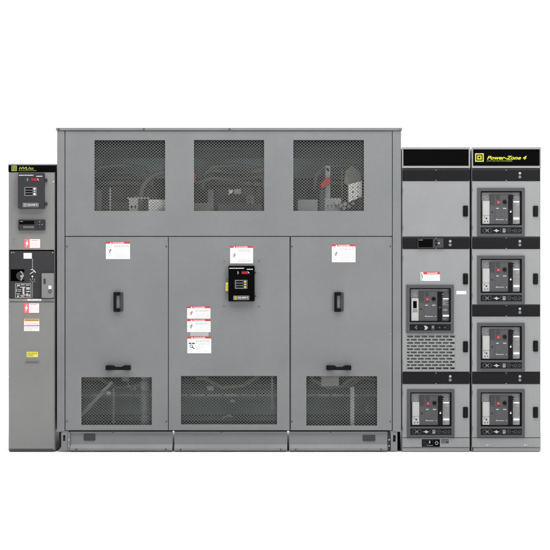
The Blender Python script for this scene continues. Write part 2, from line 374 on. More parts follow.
b = L_(); b.box(15.2, 283.2, 31.2, 297.8, -.0012, 0, 'charcoal'); b.frame(15.2, 283.2, 31.2, 297.8, .5, -.0018, -.0006, 'pale')
for r_ in [(17, 284.6, 20, 286.2), (21, 284.4, 24.6, 285.2), (25.6, 284.6, 29.6, 285.4), (20.2, 286.8, 25.4, 287.6), (22.6, 287.6, 24.4, 294.6), (26.2, 287.2, 29.8, 289.6), (26, 291, 30, 292), (16.4, 288.6, 17, 292), (17.8, 289.4, 21.2, 289.9), (17.8, 291, 21.2, 291.5), (16.6, 293.6, 20, 294.3), (26.2, 293.4, 28.2, 296.4), (17.2, 295.4, 19, 297), (20.4, 295.2, 25, 295.9), (28.8, 294.2, 30, 296.6), (21, 296.4, 24, 296.9)]:
    b.box(*r_, -.0022, -.0012, 'sym2')
b.line(16.4, 287.4, 18.6, 285.4, .4, -.0022, -.0012, 'sym2'); b.line(24.4, 294, 27, 296, .5, -.0022, -.0012, 'sym2'); b.build('diagram_plate', op)
b = L_(); b.rbox(42.0, 273.2, 54.2, 298.0, .8, -.02, 0, 'olive'); lk = b.build('interlock_cover', op, .002)
b = L_(); b.rbox(44.0, 278.6, 46.0, 284.0, .4, -.022, -.02, 'dark'); b.build('slot', lk)
b = L_(); b.rbox(49.0, 285.6, 51.8, 289.0, .4, -.022, -.02, 'white'); b.build('label', lk)
b = L_(); b.disc(50.4, 291.2, 1.5, -.026, -.02, 'dark'); b.disc(50.4, 291.2, .6, -.028, -.026, 'zinc'); b.build('key_lock', lk)
# strip between panel and lower door
b = L_(); b.box(9.2, 298.6, 54.4, 301.6, -.002, .01, 'olive'); sp = b.build('divider_strip', lc, .001)
b = L_(); b.words(27.6, 298.9, 41.4, 300.9, 2, -.003, 'white', .7, random.Random(2), (.8, 2.4), 1); b.box(25.0, 299.0, 27.0, 300.8, -.003, -.002, 'rose'); b.build('instruction_label', sp)
for x in (11, 14, 52.6): screw(sp, LX, x, 299.6, -.002, 'zinc', .6)
# lower door
b = L_(); b.box(8.9, 302.2, 54.2, 448.8, -.004, .011, 'olive'); ld = b.build('lower_door', lc, .0015)
for yy in (309, 376.6): screw(ld, LX, 9.3, yy, -.004, 'zinc', .45)
bolt_label(ld, LX, 24.0, 303.2, 39.4, 313.0, -.004, 'rose', 4.8)
b = L_(); b.box(24.2, 318.8, 39.4, 331.0, -.005, -.004, 'white')
b.box(24.2, 318.8, 39.4, 321.4, -.0056, -.004, 'orange'); b.box(24.2, 324.9, 39.4, 326.3, -.0056, -.004, 'orange')
b.words(25.6, 319.3, 38.4, 320.9, 1, -.0062, 'ink', .6, random.Random(21), (1.5, 3), 1); b.words(25, 325.2, 39, 326.1, 1, -.0062, 'ink', .3, random.Random(22), (1, 2), 1)
b.words(25.2, 322, 38.6, 324.6, 3, -.0056, 'inkgrey', .34, random.Random(23), (.4, 1.4)); b.words(25.2, 326.8, 38.6, 330.6, 4, -.0056, 'inkgrey', .34, random.Random(24), (.4, 1.4)); b.build('warning_label', ld)
b = L_(); b.box(26.8, 351.8, 38.0, 357.0, -.005, -.004, 'yellow'); b.words(27.6, 352.4, 37.2, 356.4, 4, -.0056, 'ink', .35, random.Random(25), (.5, 1.6)); b.build('yellow_label', ld)
b = L_(); b.rbox(25.0, 360.6, 39.6, 362.2, .7, -.010, -.004, 'olive'); b.rbox(26, 361.6, 38.8, 362.1, .2, -.0106, -.010, 'dark'); b.build('door_pull', ld, .0008)
b = L_(); b.box(8.6, 449.2, 54.4, 451.6, .02, 1.2, 'dark'); b.build('base', lc, .001)  # coloured dark to stand for the shadow along the cabinet's bottom

# ================================================================== TRANSFORMER ENCLOSURE
TX = 229.0
tr = thing('transformer_enclosure', TX, 0.0, 'tall wide grey transformer enclosure with six mesh windows in the middle of the lineup', 'transformer')
def T_(): return MB(TX, GY)
b = T_(); b.box(57.0, 130.62, 58.0, 431.6, .002, 1.45, 'grey'); b.box(400.2, 130.62, 401.2, 431.6, .002, 1.45, 'grey')
b.box(58, 130.62, 400.2, 431.6, 1.44, 1.45, 'inner'); b.box(58, 430.4, 400.2, 431.6, .04, 1.44, 'inner')
b.box(65.6, 232, 391.6, 242, .03, .06, 'inner'); b.box(65.6, 427, 391.6, 430.4, .03, .06, 'inner')
b.box(166.6, 242, 170.6, 427, .03, .06, 'inner'); b.box(288.4, 242, 292.4, 427, .03, .06, 'inner')
b.build('body', tr)
b = T_(); b.box(56.0, 127.8, 402.2, 130.6, -.012, 1.46, 'grey'); cap = b.build('roof', tr, .003)
for x, mt in ((59, 'steel'), (144, 'steel'), (229.6, 'steel'), (315, 'zinc'), (399.6, 'zinc')): screw(cap, TX, x, 129.4, -.012, mt, .8)
for x0, x1 in ((57.0, 64.6), (392.6, 401.0)):
    b = T_(); b.box(x0, 130.7, x1, 431.8, -.003, .02, 'grey'); b.build('corner_post', tr, .0025)
# upper mesh panel
tw = [(94.5, 140.2, 165.0, 211.0), (194.0, 140.0, 264.0, 211.0), (293.4, 140.0, 363.8, 211.0)]
b = T_(); b.plate(65.3, 130.9, 392.0, 236.0, tw, -.002, .012, 'grey'); up = b.build('upper_panel', tr, .0015)
for w_ in tw:
    b = T_(); screen_mesh(b, w_[0] - .8, w_[1] - .8, w_[2] + .8, w_[3] + .8, .014); b.build('mesh_screen', up)
# doors
doors = [(65.4, 168.0, (81.4, 377.2, 151.8, 425.0)), (168.7, 289.5, (181.0, 376.0, 277.0, 424.4)), (290.9, 391.9, (306.4, 376.2, 377.0, 425.6))]
dl = ['left access door with an upright handle and a level handle', 'middle access door carrying the black relay box', 'right access door with an upright handle and a level handle']
drs = []
for (x0, x1, w_), lab in zip(doors, dl):
    b = T_(); b.plate(x0, 236.9, x1, 430.2, [w_], -.003, .014, 'grey'); dr = b.build('access_door', tr, .0015, label=lab); drs.append(dr)
    b = T_(); screen_mesh(b, w_[0] - .8, w_[1] - .8, w_[2] + .8, w_[3] + .8, .016); b.build('mesh_screen', dr)
for k, x0, x1 in ((0, 67.0, 166.4), (2, 291.9, 390.2)):
    for yy, mt in ((246.4, 'steel'), (334, 'zinc'), (421.2, 'steel')):
        for x in (x0, x1): screw(drs[k], TX, x, yy, -.003, mt, .62)
def v_handle(dr, x):
    b = T_()
    b.rbox(x + 6.6, 292.2, x + 10.0, 311.4, .9, -.012, -.003, 'handgrey')           # mounting flange; greyer colour stands for the lit side of the black handle
    b.rbox(x + .6, 292.0, x + 7.2, 295.6, .8, -.030, -.003, 'plastic'); b.rbox(x + .6, 308.2, x + 7.2, 311.8, .8, -.030, -.003, 'plastic')
    b.rbox(x + .5, 292.0, x + 3.3, 311.8, .8, -.034, -.016, 'plastic')               # grip bar
    b.build('handle', dr, .003)
def h_handle(dr, x):
    b = T_()
    b.rbox(x, 365.1, x + 6.4, 369.8, .7, -.046, -.003, 'plastic'); b.rbox(x + 18.2, 365.1, x + 24.8, 369.8, .7, -.046, -.003, 'plastic')
    b.poly([(x + 2, 365.0), (x + 8.2, 365.0), (x + 10.2, 366.4), (x + 16, 366.4), (x + 18.6, 365.0), (x + 23, 365.0), (x + 24.4, 366), (x + 24.4, 369.6), (x + .4, 369.6), (x + .4, 366)], -.058, -.036, 'plastic')
    b.build('handle', dr, .002)
v_handle(drs[0], 113.4); v_handle(drs[2], 333.6); h_handle(drs[0], 106.2); h_handle(drs[2], 326.2)
b = T_(); danger_label(b, 106.0, 241.8, 130.0, 259.0, -.004, 11); b.build('danger_label', drs[0])
b = T_(); danger_label(b, 331.9, 244.4, 355.4, 262.2, -.004, 12); b.build('danger_label', drs[2])
b = T_(); danger_label(b, 230.2, 246.0, 253.0, 263.4, -.004, 13); b.build('danger_label', drs[1], label='danger label above the black relay box')
b = T_(); danger_label(b, 187.2, 306.3, 210.4, 318.6, -.004, 14); b.build('danger_label', drs[1], label='danger label topmost of the stack')
b = T_(); danger_label(b, 187.2, 319.2, 210.6, 332.0, -.004, 15); b.build('danger_label', drs[1], label='danger label second in the stack')
b = T_(); b.box(190.4, 332.2, 208.6, 336.2, -.004, -.003, 'pale'); b.words(191.2, 332.6, 208, 336, 3, -.0046, 'inkgrey', .3, random.Random(33), (.5, 1.8)); b.build('instruction_label', drs[1])
b = T_(); danger_label(b, 187.4, 336.6, 211.2, 353.2, -.004, 16, 'gear'); b.build('danger_label', drs[1], label='danger label lowest of the stack with glove pictogram')
relay_box(drs[1], TX, 228.6, 265.8, 254.6, 301.2, 'black', ('logo', 'inkgrey', 'logo'), 'box', 'R', -.003)
b = T_(); b.rbox(225.8, 282.4, 228.4, 291.0, .5, -.022, -.003, 'yellow'); b.line(226.5, 284.6, 227.7, 289.2, .3, -.0226, -.022, 'ink'); b.build('yellow_tag', drs[1], .001)
for x, y in ((224.3, 261.4), (259.0, 261.0), (224.0, 306.0), (259.2, 306.2), (227.0, 279.2)): screw(drs[1], TX, x, y, -.003, 'steel', .42)
# base
prof = [(.006, 431.9), (.006, 433.0), (.022, 433.0), (.022, 444.6), (-.006, 448.2), (-.006, 450.6), (.05, 450.6), (.05, 431.9)]
for x0, x1, vent in ((70.0, 172.4, (83.6, 434.2, 95.0, 440.8)), (174.2, 287.2, None), (289.2, 387.6, (363.0, 435.4, 375.4, 441.4))):
    b = T_(); b.profile(x0, x1, prof, 'grey'); bc = b.build('base_channel', tr, .001)
    b = T_(); b.box(x0, 431.2, x1, 431.8, .004, .03, 'dark'); b.build('gasket', bc)
    for x in (x0 + 6.5, x1 - 6.5): screw(bc, TX, x, 449.3, -.006, 'steel', .7)
    screw(bc, TX, x0 + (x1 - x0) * .42, 432.5, .006, 'steel', .5)
    if vent:
        b = T_(); b.rbox(*vent, .9, .016, .022, 'dark')
        for i in range(5):
            for j in range(3): b.disc(vent[0] + 2 + i * 1.95 + (j % 2) * .5, vent[1] + 1.3 + j * 1.8, .45, .0155, .016, 'bezel', 8)
        b.build('lifting_grille', bc)
b = T_(); b.words(345 - 12, 447.2, 372, 449.4, 1, -.0066, 'handgrey', .5, random.Random(44), (1, 3), 0); b.v = []; b.f = []
for x0, x1, fl in ((57.2, 69.6, 1), (388.0, 400.8, -1)):
    b = T_(); xa, xb = (x0, x1)
    if fl > 0:
        b.box(57.2, 432, 61.0, 450.4, .10, .12, 'dark'); b.plate(61.2, 432.1, 67.2, 450.7, [(62.9, 435.2, 65.2, 441.0)], .0, .012, 'grey')
        b.box(62.6, 434.8, 65.6, 441.4, .05, .06, 'black')
        b.box(67.4, 432.1, 69.8, 450.6, .004, .09, 'grey'); b.poly([(58.2, 450.7), (61.2, 446.6), (61.2, 450.7)], .0, .02, 'grey')
    else:
        b.box(397.6, 432, 400.8, 450.4, .06, .08, 'black'); b.plate(390.8, 432.1, 397.4, 450.7, [(393.0, 435.2, 395.6, 441.8)], .0, .012, 'grey')
        b.box(392.6, 434.8, 396, 442.2, .05, .06, 'black'); b.box(388.0, 432.1, 390.6, 450.4, .02, .09, 'dark')
    ft = b.build('foot', tr, .0012)
    b = T_(); s_ = fl
    xx = 64.0 if fl > 0 else 394.2
    b.line(xx - .9, 435.8, xx + 1.0, 441.6, .9, .02, .03, 'steel'); b.build('brace', ft)
    for y in (440, 446.2): screw(ft, TX, 68.7 if fl > 0 else 389.4, y, .004 if fl > 0 else .02, 'zinc', .8)
# ---- what stands inside, seen through the screens.  k() puts a photo pixel on its sight line at that depth
def inside(x, y, d): f = (D + d) / D; return (CX + (x - CX) * f, 275 + (y - 275) * f)
for cx in (112, 229, 346):
    pr = [(182, .02), (182, .27)]
    yy = 184
    while yy < 366:
        pr += [(yy, .285), (yy + 13, .285), (yy + 14, .27), (yy + 15, .27)]; yy += 16
    pr += [(366, .27), (366, .02)]
    b = T_(); b.lathe(cx, .82, pr, 'coil'); b.build('coil', tr, label='resin winding, one of three behind the screens')
b = T_(); b.box(62, 396, 396, 424, .70, .96, 'core'); b.box(80, 150, 378, 172, .74, .92, 'core')
for cx in (112, 229, 346): b.box(cx - 13, 172, cx + 13, 396, .75, .9, 'core')
b.build('core', tr, .004)
b = T_(); b.box(64, 390, 394, 395, .62, .68, 'inner'); b.box(64, 424, 394, 429, .62, .68, 'inner'); b.build('clamp_beam', tr, .003)
def tbox(b, x0, y0, x1, y1, d, t, mat):
    (a, c), (e, g) = inside(x0, y0, d), inside(x1, y1, d); b.box(a, c, e, g, d, d + t, mat)
# upper left
b = T_(); tbox(b, 109.4, 188, 111.0, 232, .07, .01, 'pale'); b.build('busbar', tr, .001)
b = T_(); tbox(b, 129.0, 198.4, 138.0, 232, .05, .006, 'copper'); tbox(b, 127.4, 197.6, 149, 198.6, .05, .03, 'copper')
for x in (131.7, 135.4): tbox(b, x - .6, 205.4, x + .7, 208.2, .048, .002, 'black')
b.build('bracket', tr)
b = T_(); pts = []
for a in range(0, 91, 10):
    x = 168 - 26.5 * math.cos(math.radians(a)); y = 196 - 24 * math.sin(math.radians(a)); q = inside(x, y, .28); pts.append((q[0], q[1], .28))
q = inside(141.5, 232, .28); b.tube([(q[0], q[1], .28)] + pts + [(inside(190, 172, .28)[0], pts[-1][1], .28)], .022, 'duct'); b.build('cable_duct', tr)
b = T_(); tbox(b, 148.4, 199.6, 168, 228, .05, .01, 'white'); tbox(b, 157.6, 207.6, 165.6, 212, .046, .004, 'insul'); 
q0 = inside(150.5, 201, .05); q1 = inside(164, 207, .05); b.words(q0[0], q0[1], q1[0], q1[1], 4, .0492, 'inkgrey', .3, random.Random(55), (.6, 2)); b.build('rating_card', tr)
b = T_(); tbox(b, 92, 184, 96, 230, .35, .05, 'inner'); tbox(b, 96, 214, 170, 219, .3, .04, 'insul'); b.build('support_rail', tr)
# upper middle
b = T_(); q = inside(194.4, 180, .08); b.tube([(q[0] - 1, q[1] - 8, .08), (q[0], q[1] - 3, .08), (q[0] + .2, q[1] + 3.4, .08)], .011, 'cable'); b.build('cable_lug', tr)
b = T_()
for x, w_ in ((199, 9), (246, 12)):
    q = inside(x, 160, .55); 
b.tube([(*inside(196, 183, .4), .4), (*inside(212, 178, .42), .42), (*inside(232, 180, .45), .45), (*inside(262, 176, .45), .45)], .018, 'duct')
b.tube([(*inside(204, 171, .5), .5), (*inside(226, 171, .5), .5)], .014, 'duct')
b.tube([(*inside(248, 172, .5), .5), (*inside(268, 169, .5), .5)], .03, 'duct'); b.build('cable', tr)
b = T_(); tbox(b, 228.6, 188.6, 230, 195, .12, .02, 'insul'); tbox(b, 234, 189, 241, 194, .14, .02, 'duct'); tbox(b, 229.6, 189.8, 232.6, 193, .10, .01, 'white'); b.build('sensor', tr, .002)
b = T_(); tbox(b, 194, 203, 210, 230, .3, .03, 'duct'); tbox(b, 218, 204, 262, 230, .42, .04, 'inner'); b.build('support_rail', tr, .003)
for cx in (112, 229, 346):      # winding end rings and leads above each coil
    b = T_(); X0 = inside(cx, 0, .5)[0]
    for k, (rr, yy) in enumerate(((.25, 178), (.20, 172), (.15, 166))):
        b.lathe(cx, .82, [(yy - 2.2, rr - .02), (yy - 2, rr), (yy + 2, rr), (yy + 2.2, rr - .02)], 'duct' if k % 2 else 'insul', 36)
    b.build('winding_end', tr)
    b = T_(); b.tube([(cx - 30, 186, .50), (cx - 28, 170, .50), (cx - 20, 162, .5), (cx + 4, 160, .5), (cx + 26, 163, .5), (cx + 34, 176, .5), (cx + 35, 190, .5)], .016, 'duct')
    b.build('winding_lead', tr)
    b = T_(); b.box(cx - 24, 186, cx - 18, 214, .46, .5, 'insul'); b.build('tap_terminal', tr, .002); b = T_(); b.box(cx + 16, 192, cx + 24, 222, .46, .5, 'copper')
    for k in range(5): b.disc(cx + 20, 196 + 4.6 * k, .9, .45, .46, 'ink', 8)
    b.build('lead_terminal', tr, .002)
for x0, x1 in ((74, 168), (178, 282), (296, 384)):
    b = T_(); b.box(x0, 398, x1, 401, .40, .46, 'insul')
    for k in range(6): b.disc(x0 + 8 + k * (x1 - x0 - 16) / 5, 399.5, .9, .395, .40, 'ink', 8)
    b.build('support_rail', tr, .002)
    b = T_(); q = (x0 + x1) / 2
    b.tube([(q - 30, 366, .44), (q - 26, 384, .44), (q - 10, 392, .44), (q + 12, 390, .44), (q + 28, 380, .44), (q + 34, 364, .44)], .018, 'duct')
    b.build('winding_lead', tr)
# upper right
b = T_(); tbox(b, 325.4, 165.8, 330.2, 232, .18, .012, 'copper'); tbox(b, 326.6, 168, 329, 171, .176, .004, 'black'); b.build('busbar', tr, .001)
b = T_(); P4 = [inside(x, y, .12) for x, y in ((320.0, 184.6), (324.0, 180.0), (329.8, 176.0), (331.2, 182.8), (326.4, 186.4), (321.4, 188.4))]; b.poly(P4, .12, .17, 'cable'); b.build('insulating_boot', tr, .006)
b = T_(); P4 = [inside(x, y, .12) for x, y in ((348.0, 184.8), (361.4, 181.6), (361.4, 197.0), (348.0, 202.6))]; b.poly(P4, .06, .14, 'white')
for i in range(2):
    for j in range(3): q = inside(352.4 + i * 4.9, 187.8 + j * 4.7 - i * .4, .12); b.disc(q[0], q[1], .75, .058, .06, 'ink', 10)
b.build('terminal_block', tr, .002)
b = T_(); P4 = [inside(x, y, .2) for x, y in ((344, 183), (346, 170), (352, 165), (361, 172), (362, 182), (348, 185))]; b.poly(P4, .21, .3, 'duct'); b.build('current_transformer', tr, .006)
b = T_(); tbox(b, 297.6, 199.6, 317.6, 232, .2, .02, 'insul'); b.build('terminal_plate', tr, .002)
b = T_(); tbox(b, 324.8, 198.2, 341.2, 232, .14, .01, 'insul')
for x in (328, 331.6, 335.4): tbox(b, x - .5, 205, x + .5, 207.4, .138, .002, 'ink')
b.build('terminal_plate', tr, .001)
b = T_(); 
for i, (x, y) in enumerate(((337, 203), (341, 206), (345, 204), (349, 206.5), (353, 203.5), (344, 208.4))): q = inside(x, y, .11); b.disc(q[0], q[1], 1.9, .10, .125, 'pale' if i % 2 else 'copper', 10)
b.build('bolted_joint', tr, .002)
b = T_(); tbox(b, 341.6, 168, 342.6, 204, .24, .02, 'ybar'); b.build('support_rod', tr)
# lower left
b = T_(); (xa, ya), (xb, yb) = inside(80, 416.5, .2), inside(112, 382, .2); b.line(xa, ya, xb, yb, 3.4, .2, .21, 'copper'); b.build('diagonal_brace', tr, .001)
b = T_(); tbox(b, 82, 376, 103.5, 380.6, .22, .04, 'ybar'); b.build('yellow_rail', tr, .002)
b = T_(); q = inside(144.4, 0, .14); yy = 368; pr = []
while yy < 416: pr += [(yy, .024), (yy + 1, .034), (yy + 10.4, .034), (yy + 11.4, .024)]; yy += 11.8
b.lathe(q[0], .18, [(inside(0, y_, .14)[1], r_) for y_, r_ in pr], 'insul', 20); b.build('insulator', tr)
b = T_(); tbox(b, 100, 392.4, 109.8, 394.2, .19, .01, 'pale'); tbox(b, 122, 376, 129, 381.2, .2, .02, 'pale'); tbox(b, 106.6, 391.4, 110.6, 394.6, .17, .01, 'white'); b.build('terminal_lug', tr, .001)
b = T_(); q = [inside(x, y, .2) for x, y in ((128, 382), (129.5, 388), (132, 390), (134, 387))]; b.tube([(x, y, .2) for x, y in q], .008, 'pale'); q = [inside(x, y, .2) for x, y in ((136, 384), (134.6, 387), (136, 391))]; b.tube([(x, y, .2) for x, y in q], .008, 'pale'); b.build('wire_loop', tr)
b = T_(); tbox(b, 112.6, 388, 114.4, 424, .3, .02, 'insul'); b.build('support_rod', tr)
# lower middle
b = T_(); tbox(b, 271.4, 372, 273.0, 410.4, .15, .012, 'insul'); b.build('support_rod', tr)
b = T_(); tbox(b, 196, 377, 206, 380, .3, .02, 'duct'); tbox(b, 207, 386, 213.6, 390.4, .3, .03, 'insul'); b.tube([(*inside(222, 420, .25), .25), (*inside(224, 417, .25), .25), (*inside(229, 415.4, .25), .25), (*inside(233, 417, .25), .25)], .008, 'pale'); tbox(b, 230, 399.6, 235, 402.4, .3, .02, 'insul'); b.build('terminal_lug', tr, .002)
# lower right
b = T_(); tbox(b, 321.0, 374, 339.0, 386.2, .05, .03, 'pale'); b.build('junction_box', tr, .006)
b = T_(); tbox(b, 350.2, 387, 354.4, 428, .08, .012, 'insul'); b.build('busbar', tr, .001)
b = T_(); (xa, ya), (xb, yb) = inside(352, 378, .3), inside(380, 378.6, .3); b.tube([(*inside(343, 384, .3), .3), (*inside(352, 378.5, .3), .3), (*inside(366, 377.5, .3), .3), (*inside(382, 380, .3), .3)], .016, 'duct'); b.build('cable', tr)
b = T_(); b.tube([(*inside(369, 404, .22), .22), (*inside(366.6, 408.6, .22), .22), (*inside(367.4, 412, .22), .22), (*inside(370.6, 414, .22), .22)], .009, 'pale'); b.build('wire_loop', tr)

# ================================================================== BREAKER CABINETS
def band(root, ox, x0, x1, y0, y1, lamp_x=None, meter=None):
    b = MB(ox, GY); b.rbox(x0, y0, x1, y1, .5, -.010, .004, 'band'); o = b.build('instrument_band', root, .0015)
    b = MB(ox, GY); mx = (x0 + x1) / 2; b.box(mx - .5, y0 - .2, mx + .5, y0 + .35, -.0106, -.0096, 'inkgrey'); b.box(mx - .5, y1 - .35, mx + .5, y1 + .2, -.0106, -.0096, 'inkgrey'); b.build('clip', o)
    if lamp_x:
        yy = y0 + 3.4
        b = MB(ox, GY); b.disc(lamp_x, yy, 1.3, -.014, -.010, 'inkgrey'); b.disc(lamp_x, yy, .8, -.016, -.014, 'pale'); b.build('indicator_lamp', o)
        b = MB(ox, GY); b.ring(lamp_x, yy + 3.6, 1.35, .35, -.0125, -.010, 'inkgrey'); b.box(lamp_x - .25, yy + 2.9, lamp_x + .25, yy + 4.5, -.0125, -.010, 'inkgrey'); b.build('key_lock', o)
    if meter:
        a, c = meter
        b = MB(ox, GY); b.box(a, y0 + .5, c, y1 - .5, -.020, -.010, 'dark'); mt = b.build('power_meter', o, .001)
        b = MB(ox, GY); b.box(a + .7, y0 + 1.1, a + 15.2, y1 - 1.2, -.0212, -.020, 'black'); b.words(a + 1.4, y0 + 1.6, a + 5, y0 + 2.8, 1, -.0218, 'inkgrey', .5, random.Random(3), (.6, 1.4), 1); b.build('display', mt)
        for i, (u, v) in enumerate(((18.4, 3.4), (18.4, 6.6), (21.6, 3.0), (21.2, 5.4), (23.8, 4.2), (22.6, 7.6))):
            b = MB(ox, GY); b.rbox(a + u - .75, y0 + v - .9, a + u + .75, y0 + v + .9, .4, -.023, -.020, 'black' if i < 2 else ('pale' if i == 3 else 'bezel')); b.build('button', mt)
    return o

def door(root, ox, x0, y0, x1, y1, holes=(), handle=None, label=None):
    b = MB(ox, GY); b.plate(x0, y0, x1, y1, list(holes), -.004, .008, 'light'); o = b.build('compartment_door', root, .0015)
    if label: o['label'] = label
    if handle:
        hx, hy = handle
        b = MB(ox, GY); b.rbox(hx, hy, hx + 4.9, hy + 11.0, .9, -.016, -.004, 'plastic'); h = b.build('handle', o, .003)
        b = MB(ox, GY); b.rbox(hx + 1.0, hy + 1.2, hx + 3.9, hy + 9.6, .9, -.024, -.016, 'plastic'); b.build('latch_lever', h, .003)
    for yy in (y0 + 9, y1 - 9):     # concealed hinge pins at the free edge
        b = MB(ox, GY); b.box(x0 - .8, yy - 2.2, x0 + .25, yy + 2.2, -.009, -.004, 'bezel'); b.build('hinge', o, .001)
    return o

def make_breaker(root, ox, bx, by, display=False):
    """draw-out breaker seen through its bezel; local origin at the bezel's top-left corner"""
    N = lambda: MB(0, 0)
    b = N(); b.plate(0, 0, 47.2, 48.4, [(3.3, 3.3, 44.2, 37.3), (3.3, 39.4, 44.2, 45.7)], -.016, -.004, 'bezel')
    cb = b.build('circuit_breaker', root, .002, loc=((bx - ox) * S, 0, (GY - by) * S))
    b = N(); b.frame(3.3, 3.3, 44.2, 37.3, .9, -.014, .02, 'black'); b.build('gasket', cb)
    b = N(); b.box(4.2, 4.2, 43.3, 36.4, .012, .02, 'face')
    b.box(4.4, 4.4, 12.6, 12.4, .009, .012, 'face'); 
    for q in ((6, 10.4), (10.4, 9.2)): b.disc(*q, .45, .008, .009, 'dark', 8)
    b.build('chassis', cb, .001)
    b = N(); b.rbox(12.4, 6.6, 31.2, 36.2, .5, -.002, .012, 'cover'); b.rbox(12.8, 7.0, 17.4, 16.0, .3, -.006, -.002, 'dark'); b.rbox(19.0, 7.0, 22.4, 11.2, .3, -.005, -.002, 'dark')
    b.rbox(23.8, 8, 30, 11.6, .3, -.003, -.002, 'cover')
    for r_ in ((18.8, 19.9, 21.6, 20.9), (25.8, 19.9, 29.2, 20.9)): b.box(*r_, -.003, -.002, 'pale')
    b.disc(14.9, 24.2, 1.0, -.003, -.002, 'ink', 12); b.ring(21.4, 25.4, 4.3, .25, -.0026, -.002, 'bezel', 24)
    b.disc(19.2, 31, .4, -.003, -.002, 'pale', 8); b.disc(29.2, 31.6, .55, -.003, -.002, 'pale', 8)
    b.box(18.4, 31.3, 26.8, 31.9, -.003, -.002, 'pale'); b.box(13.0, 17.2, 30.6, 17.5, -.0026, -.002, 'dark'); b.box(17.8, 17.5, 18.0, 35.8, -.0026, -.002, 'dark')
    b.build('front_cover', cb, .0015)
    b = N()
    if display:
        b.rbox(5.0, 13.4, 12.2, 36.0, .4, -.006, .012, 'pale'); b.rbox(6.7, 16.2, 10.4, 23.4, .3, -.0075, -.006, 'black')
        for i in range(3):
            for j in range(2): b.disc(7.0 + i * 1.7, 25.0 + j * 1.8, .6, -.0075, -.006, 'dark', 10)
        for q in ((7.4, 34), (9.6, 34)): b.disc(*q, .45, -.007, -.006, 'inkgrey', 8)
    else:
        b.rbox(5.2, 12.8, 12.2, 27.4, .4, -.006, .012, 'pale'); b.rbox(5.2, 27.6, 12.2, 35.8, .4, -.004, .012, 'pale')
        b.frame(6.0, 13.6, 11.4, 26.6, .2, -.0066, -.006, 'inkgrey'); b.disc(9.2, 30.4, .8, -.007, -.004, 'ink', 12); b.disc(7.2, 29.2, .45, -.006, -.004, 'ink', 10); b.disc(10.4, 33.4, .6, -.006, -.004, 'dark', 10); b.disc(7.6, 33.6, .6, -.006, -.004, 'dark', 10)
    b.build('trip_unit', cb, .0012)
    b = N(); b.disc(20.9, 14.4, 1.6, -.011, -.002, 'redbtn', 24); b.box(20.4, 13.8, 20.7, 15.1, -.0118, -.011, 'pale'); b.box(21.1, 13.8, 21.4, 15.1, -.0118, -.011, 'pale'); b.build('open_button', cb, .001)
    b = N(); b.disc(27.4, 14.0, 1.9, -.010, -.002, 'plastic', 24); b.ring(27.4, 14.0, 2.3, .3, -.004, -.002, 'bezel', 24); b.build('close_button', cb, .001)
    b = N(); b.rbox(31.4, 6.8, 35.2, 36.2, 1.0, -.014, .012, 'plastic'); b.rbox(32.0, 7.4, 36.6, 11.0, 1.0, -.020, -.006, 'plastic'); b.disc(33.3, 22.6, 1.1, -.019, -.014, 'dark', 14)
    if not display: b.disc(33.1, 23.9, .8, -.0195, -.014, 'white', 12)
    b.disc(36.0, 9.4, .5, -.0215, -.02, 'pale', 8); b.build('charging_handle', cb, .0012)
    b = N()
    if display:
        b.rbox(35.8, 6.8, 42.8, 36.0, .4, .004, .012, 'cover')
        b.box(36.6, 13.4, 42.4, 14.6, .003, .004, 'white'); b.words(36.6, 15, 42, 20.6, 5, .003, 'pale', .5, random.Random(71), (.6, 2)); b.words(36.8, 24.2, 41, 26, 2, .003, 'pale', .5, random.Random(72), (.6, 1.6)); b.box(36.6, 30.0, 42.8, 31.8, .003, .004, 'white'); b.words(37, 33.6, 39.4, 34.6, 1, .003, 'pale', .5, random.Random(73))
    else:
        b.rbox(35.8, 12.8, 42.6, 35.8, .3, .004, .012, 'frame'); b.box(36.2, 13.1, 42.2, 14.3, .003, .004, 'white')
        b.words(36.4, 15, 42, 28, 9, .003, 'dark', .35, random.Random(74), (.5, 1.8)); b.box(36.2, 29.6, 42.4, 31.4, .003, .004, 'white'); b.words(36.6, 33, 40, 34.4, 1, .003, 'dark', .4, random.Random(75))
    b.build('rating_label', cb)
    # racking strip
    b = N(); b.box(3.4, 39.5, 44.1, 45.6, -.010, .0, 'band'); S0 = b
    f0, f1 = -.0115, -.010
    if display:
        b = S0; b.line(8.4, 42.6, 10.6, 40.8, .5, f0, f1, 'sym'); b.line(8.4, 42.6, 10.6, 44.4, .5, f0, f1, 'sym'); b.box(9.2, 41.8, 10.8, 43.6, f0, f1, 'bezel')
        b.poly([(17.4, 40.6), (20.4, 41.2), (21.6, 42.8), (20.2, 44.8), (18, 45), (18.6, 43)], f0, f1, 'pale'); b.rbox(25.0, 40.4, 28.0, 44.9, .6, f0, f1, 'bezel'); b.box(25.8, 41.6, 27.2, 42.6, f0 - .001, f0, 'pale')
        b.disc(33, 42.6, .9, f0, f1, 'bezel'); b.disc(38.4, 42.6, .8, f0, f1, 'bezel'); b.ring(41.2, 42.4, 1.9, .3, f0, f1, 'dark')
    else:
        b = S0; b.ring(7.4, 42.5, 2.3, .5, f0, f1, 'bezel'); b.ring(12.2, 42.5, 2.3, .5, f0, f1, 'bezel'); b.line(8, 43.6, 11.4, 41.4, .45, f0 - .0006, f1, 'sym'); b.line(8, 41.4, 11.4, 43.6, .45, f0 - .001, f0 - .0006, 'sym')
        b.poly([(15.6, 42.6), (18, 42.0), (18.8, 40.9), (20.4, 42.2), (22.2, 42.6), (20.2, 43.4), (19.4, 44.4), (17.8, 43.2)], f0, f1, 'pale')
        b.ring(24.6, 42.4, 2.1, .4, f0, f1, 'bezel', 16, 90, 270); b.rbox(25.2, 40.6, 28.2, 44.6, .4, f0, f1, 'sym'); b.box(25.8, 41.6, 27.6, 42.2, f0 - .0008, f0, 'dark')
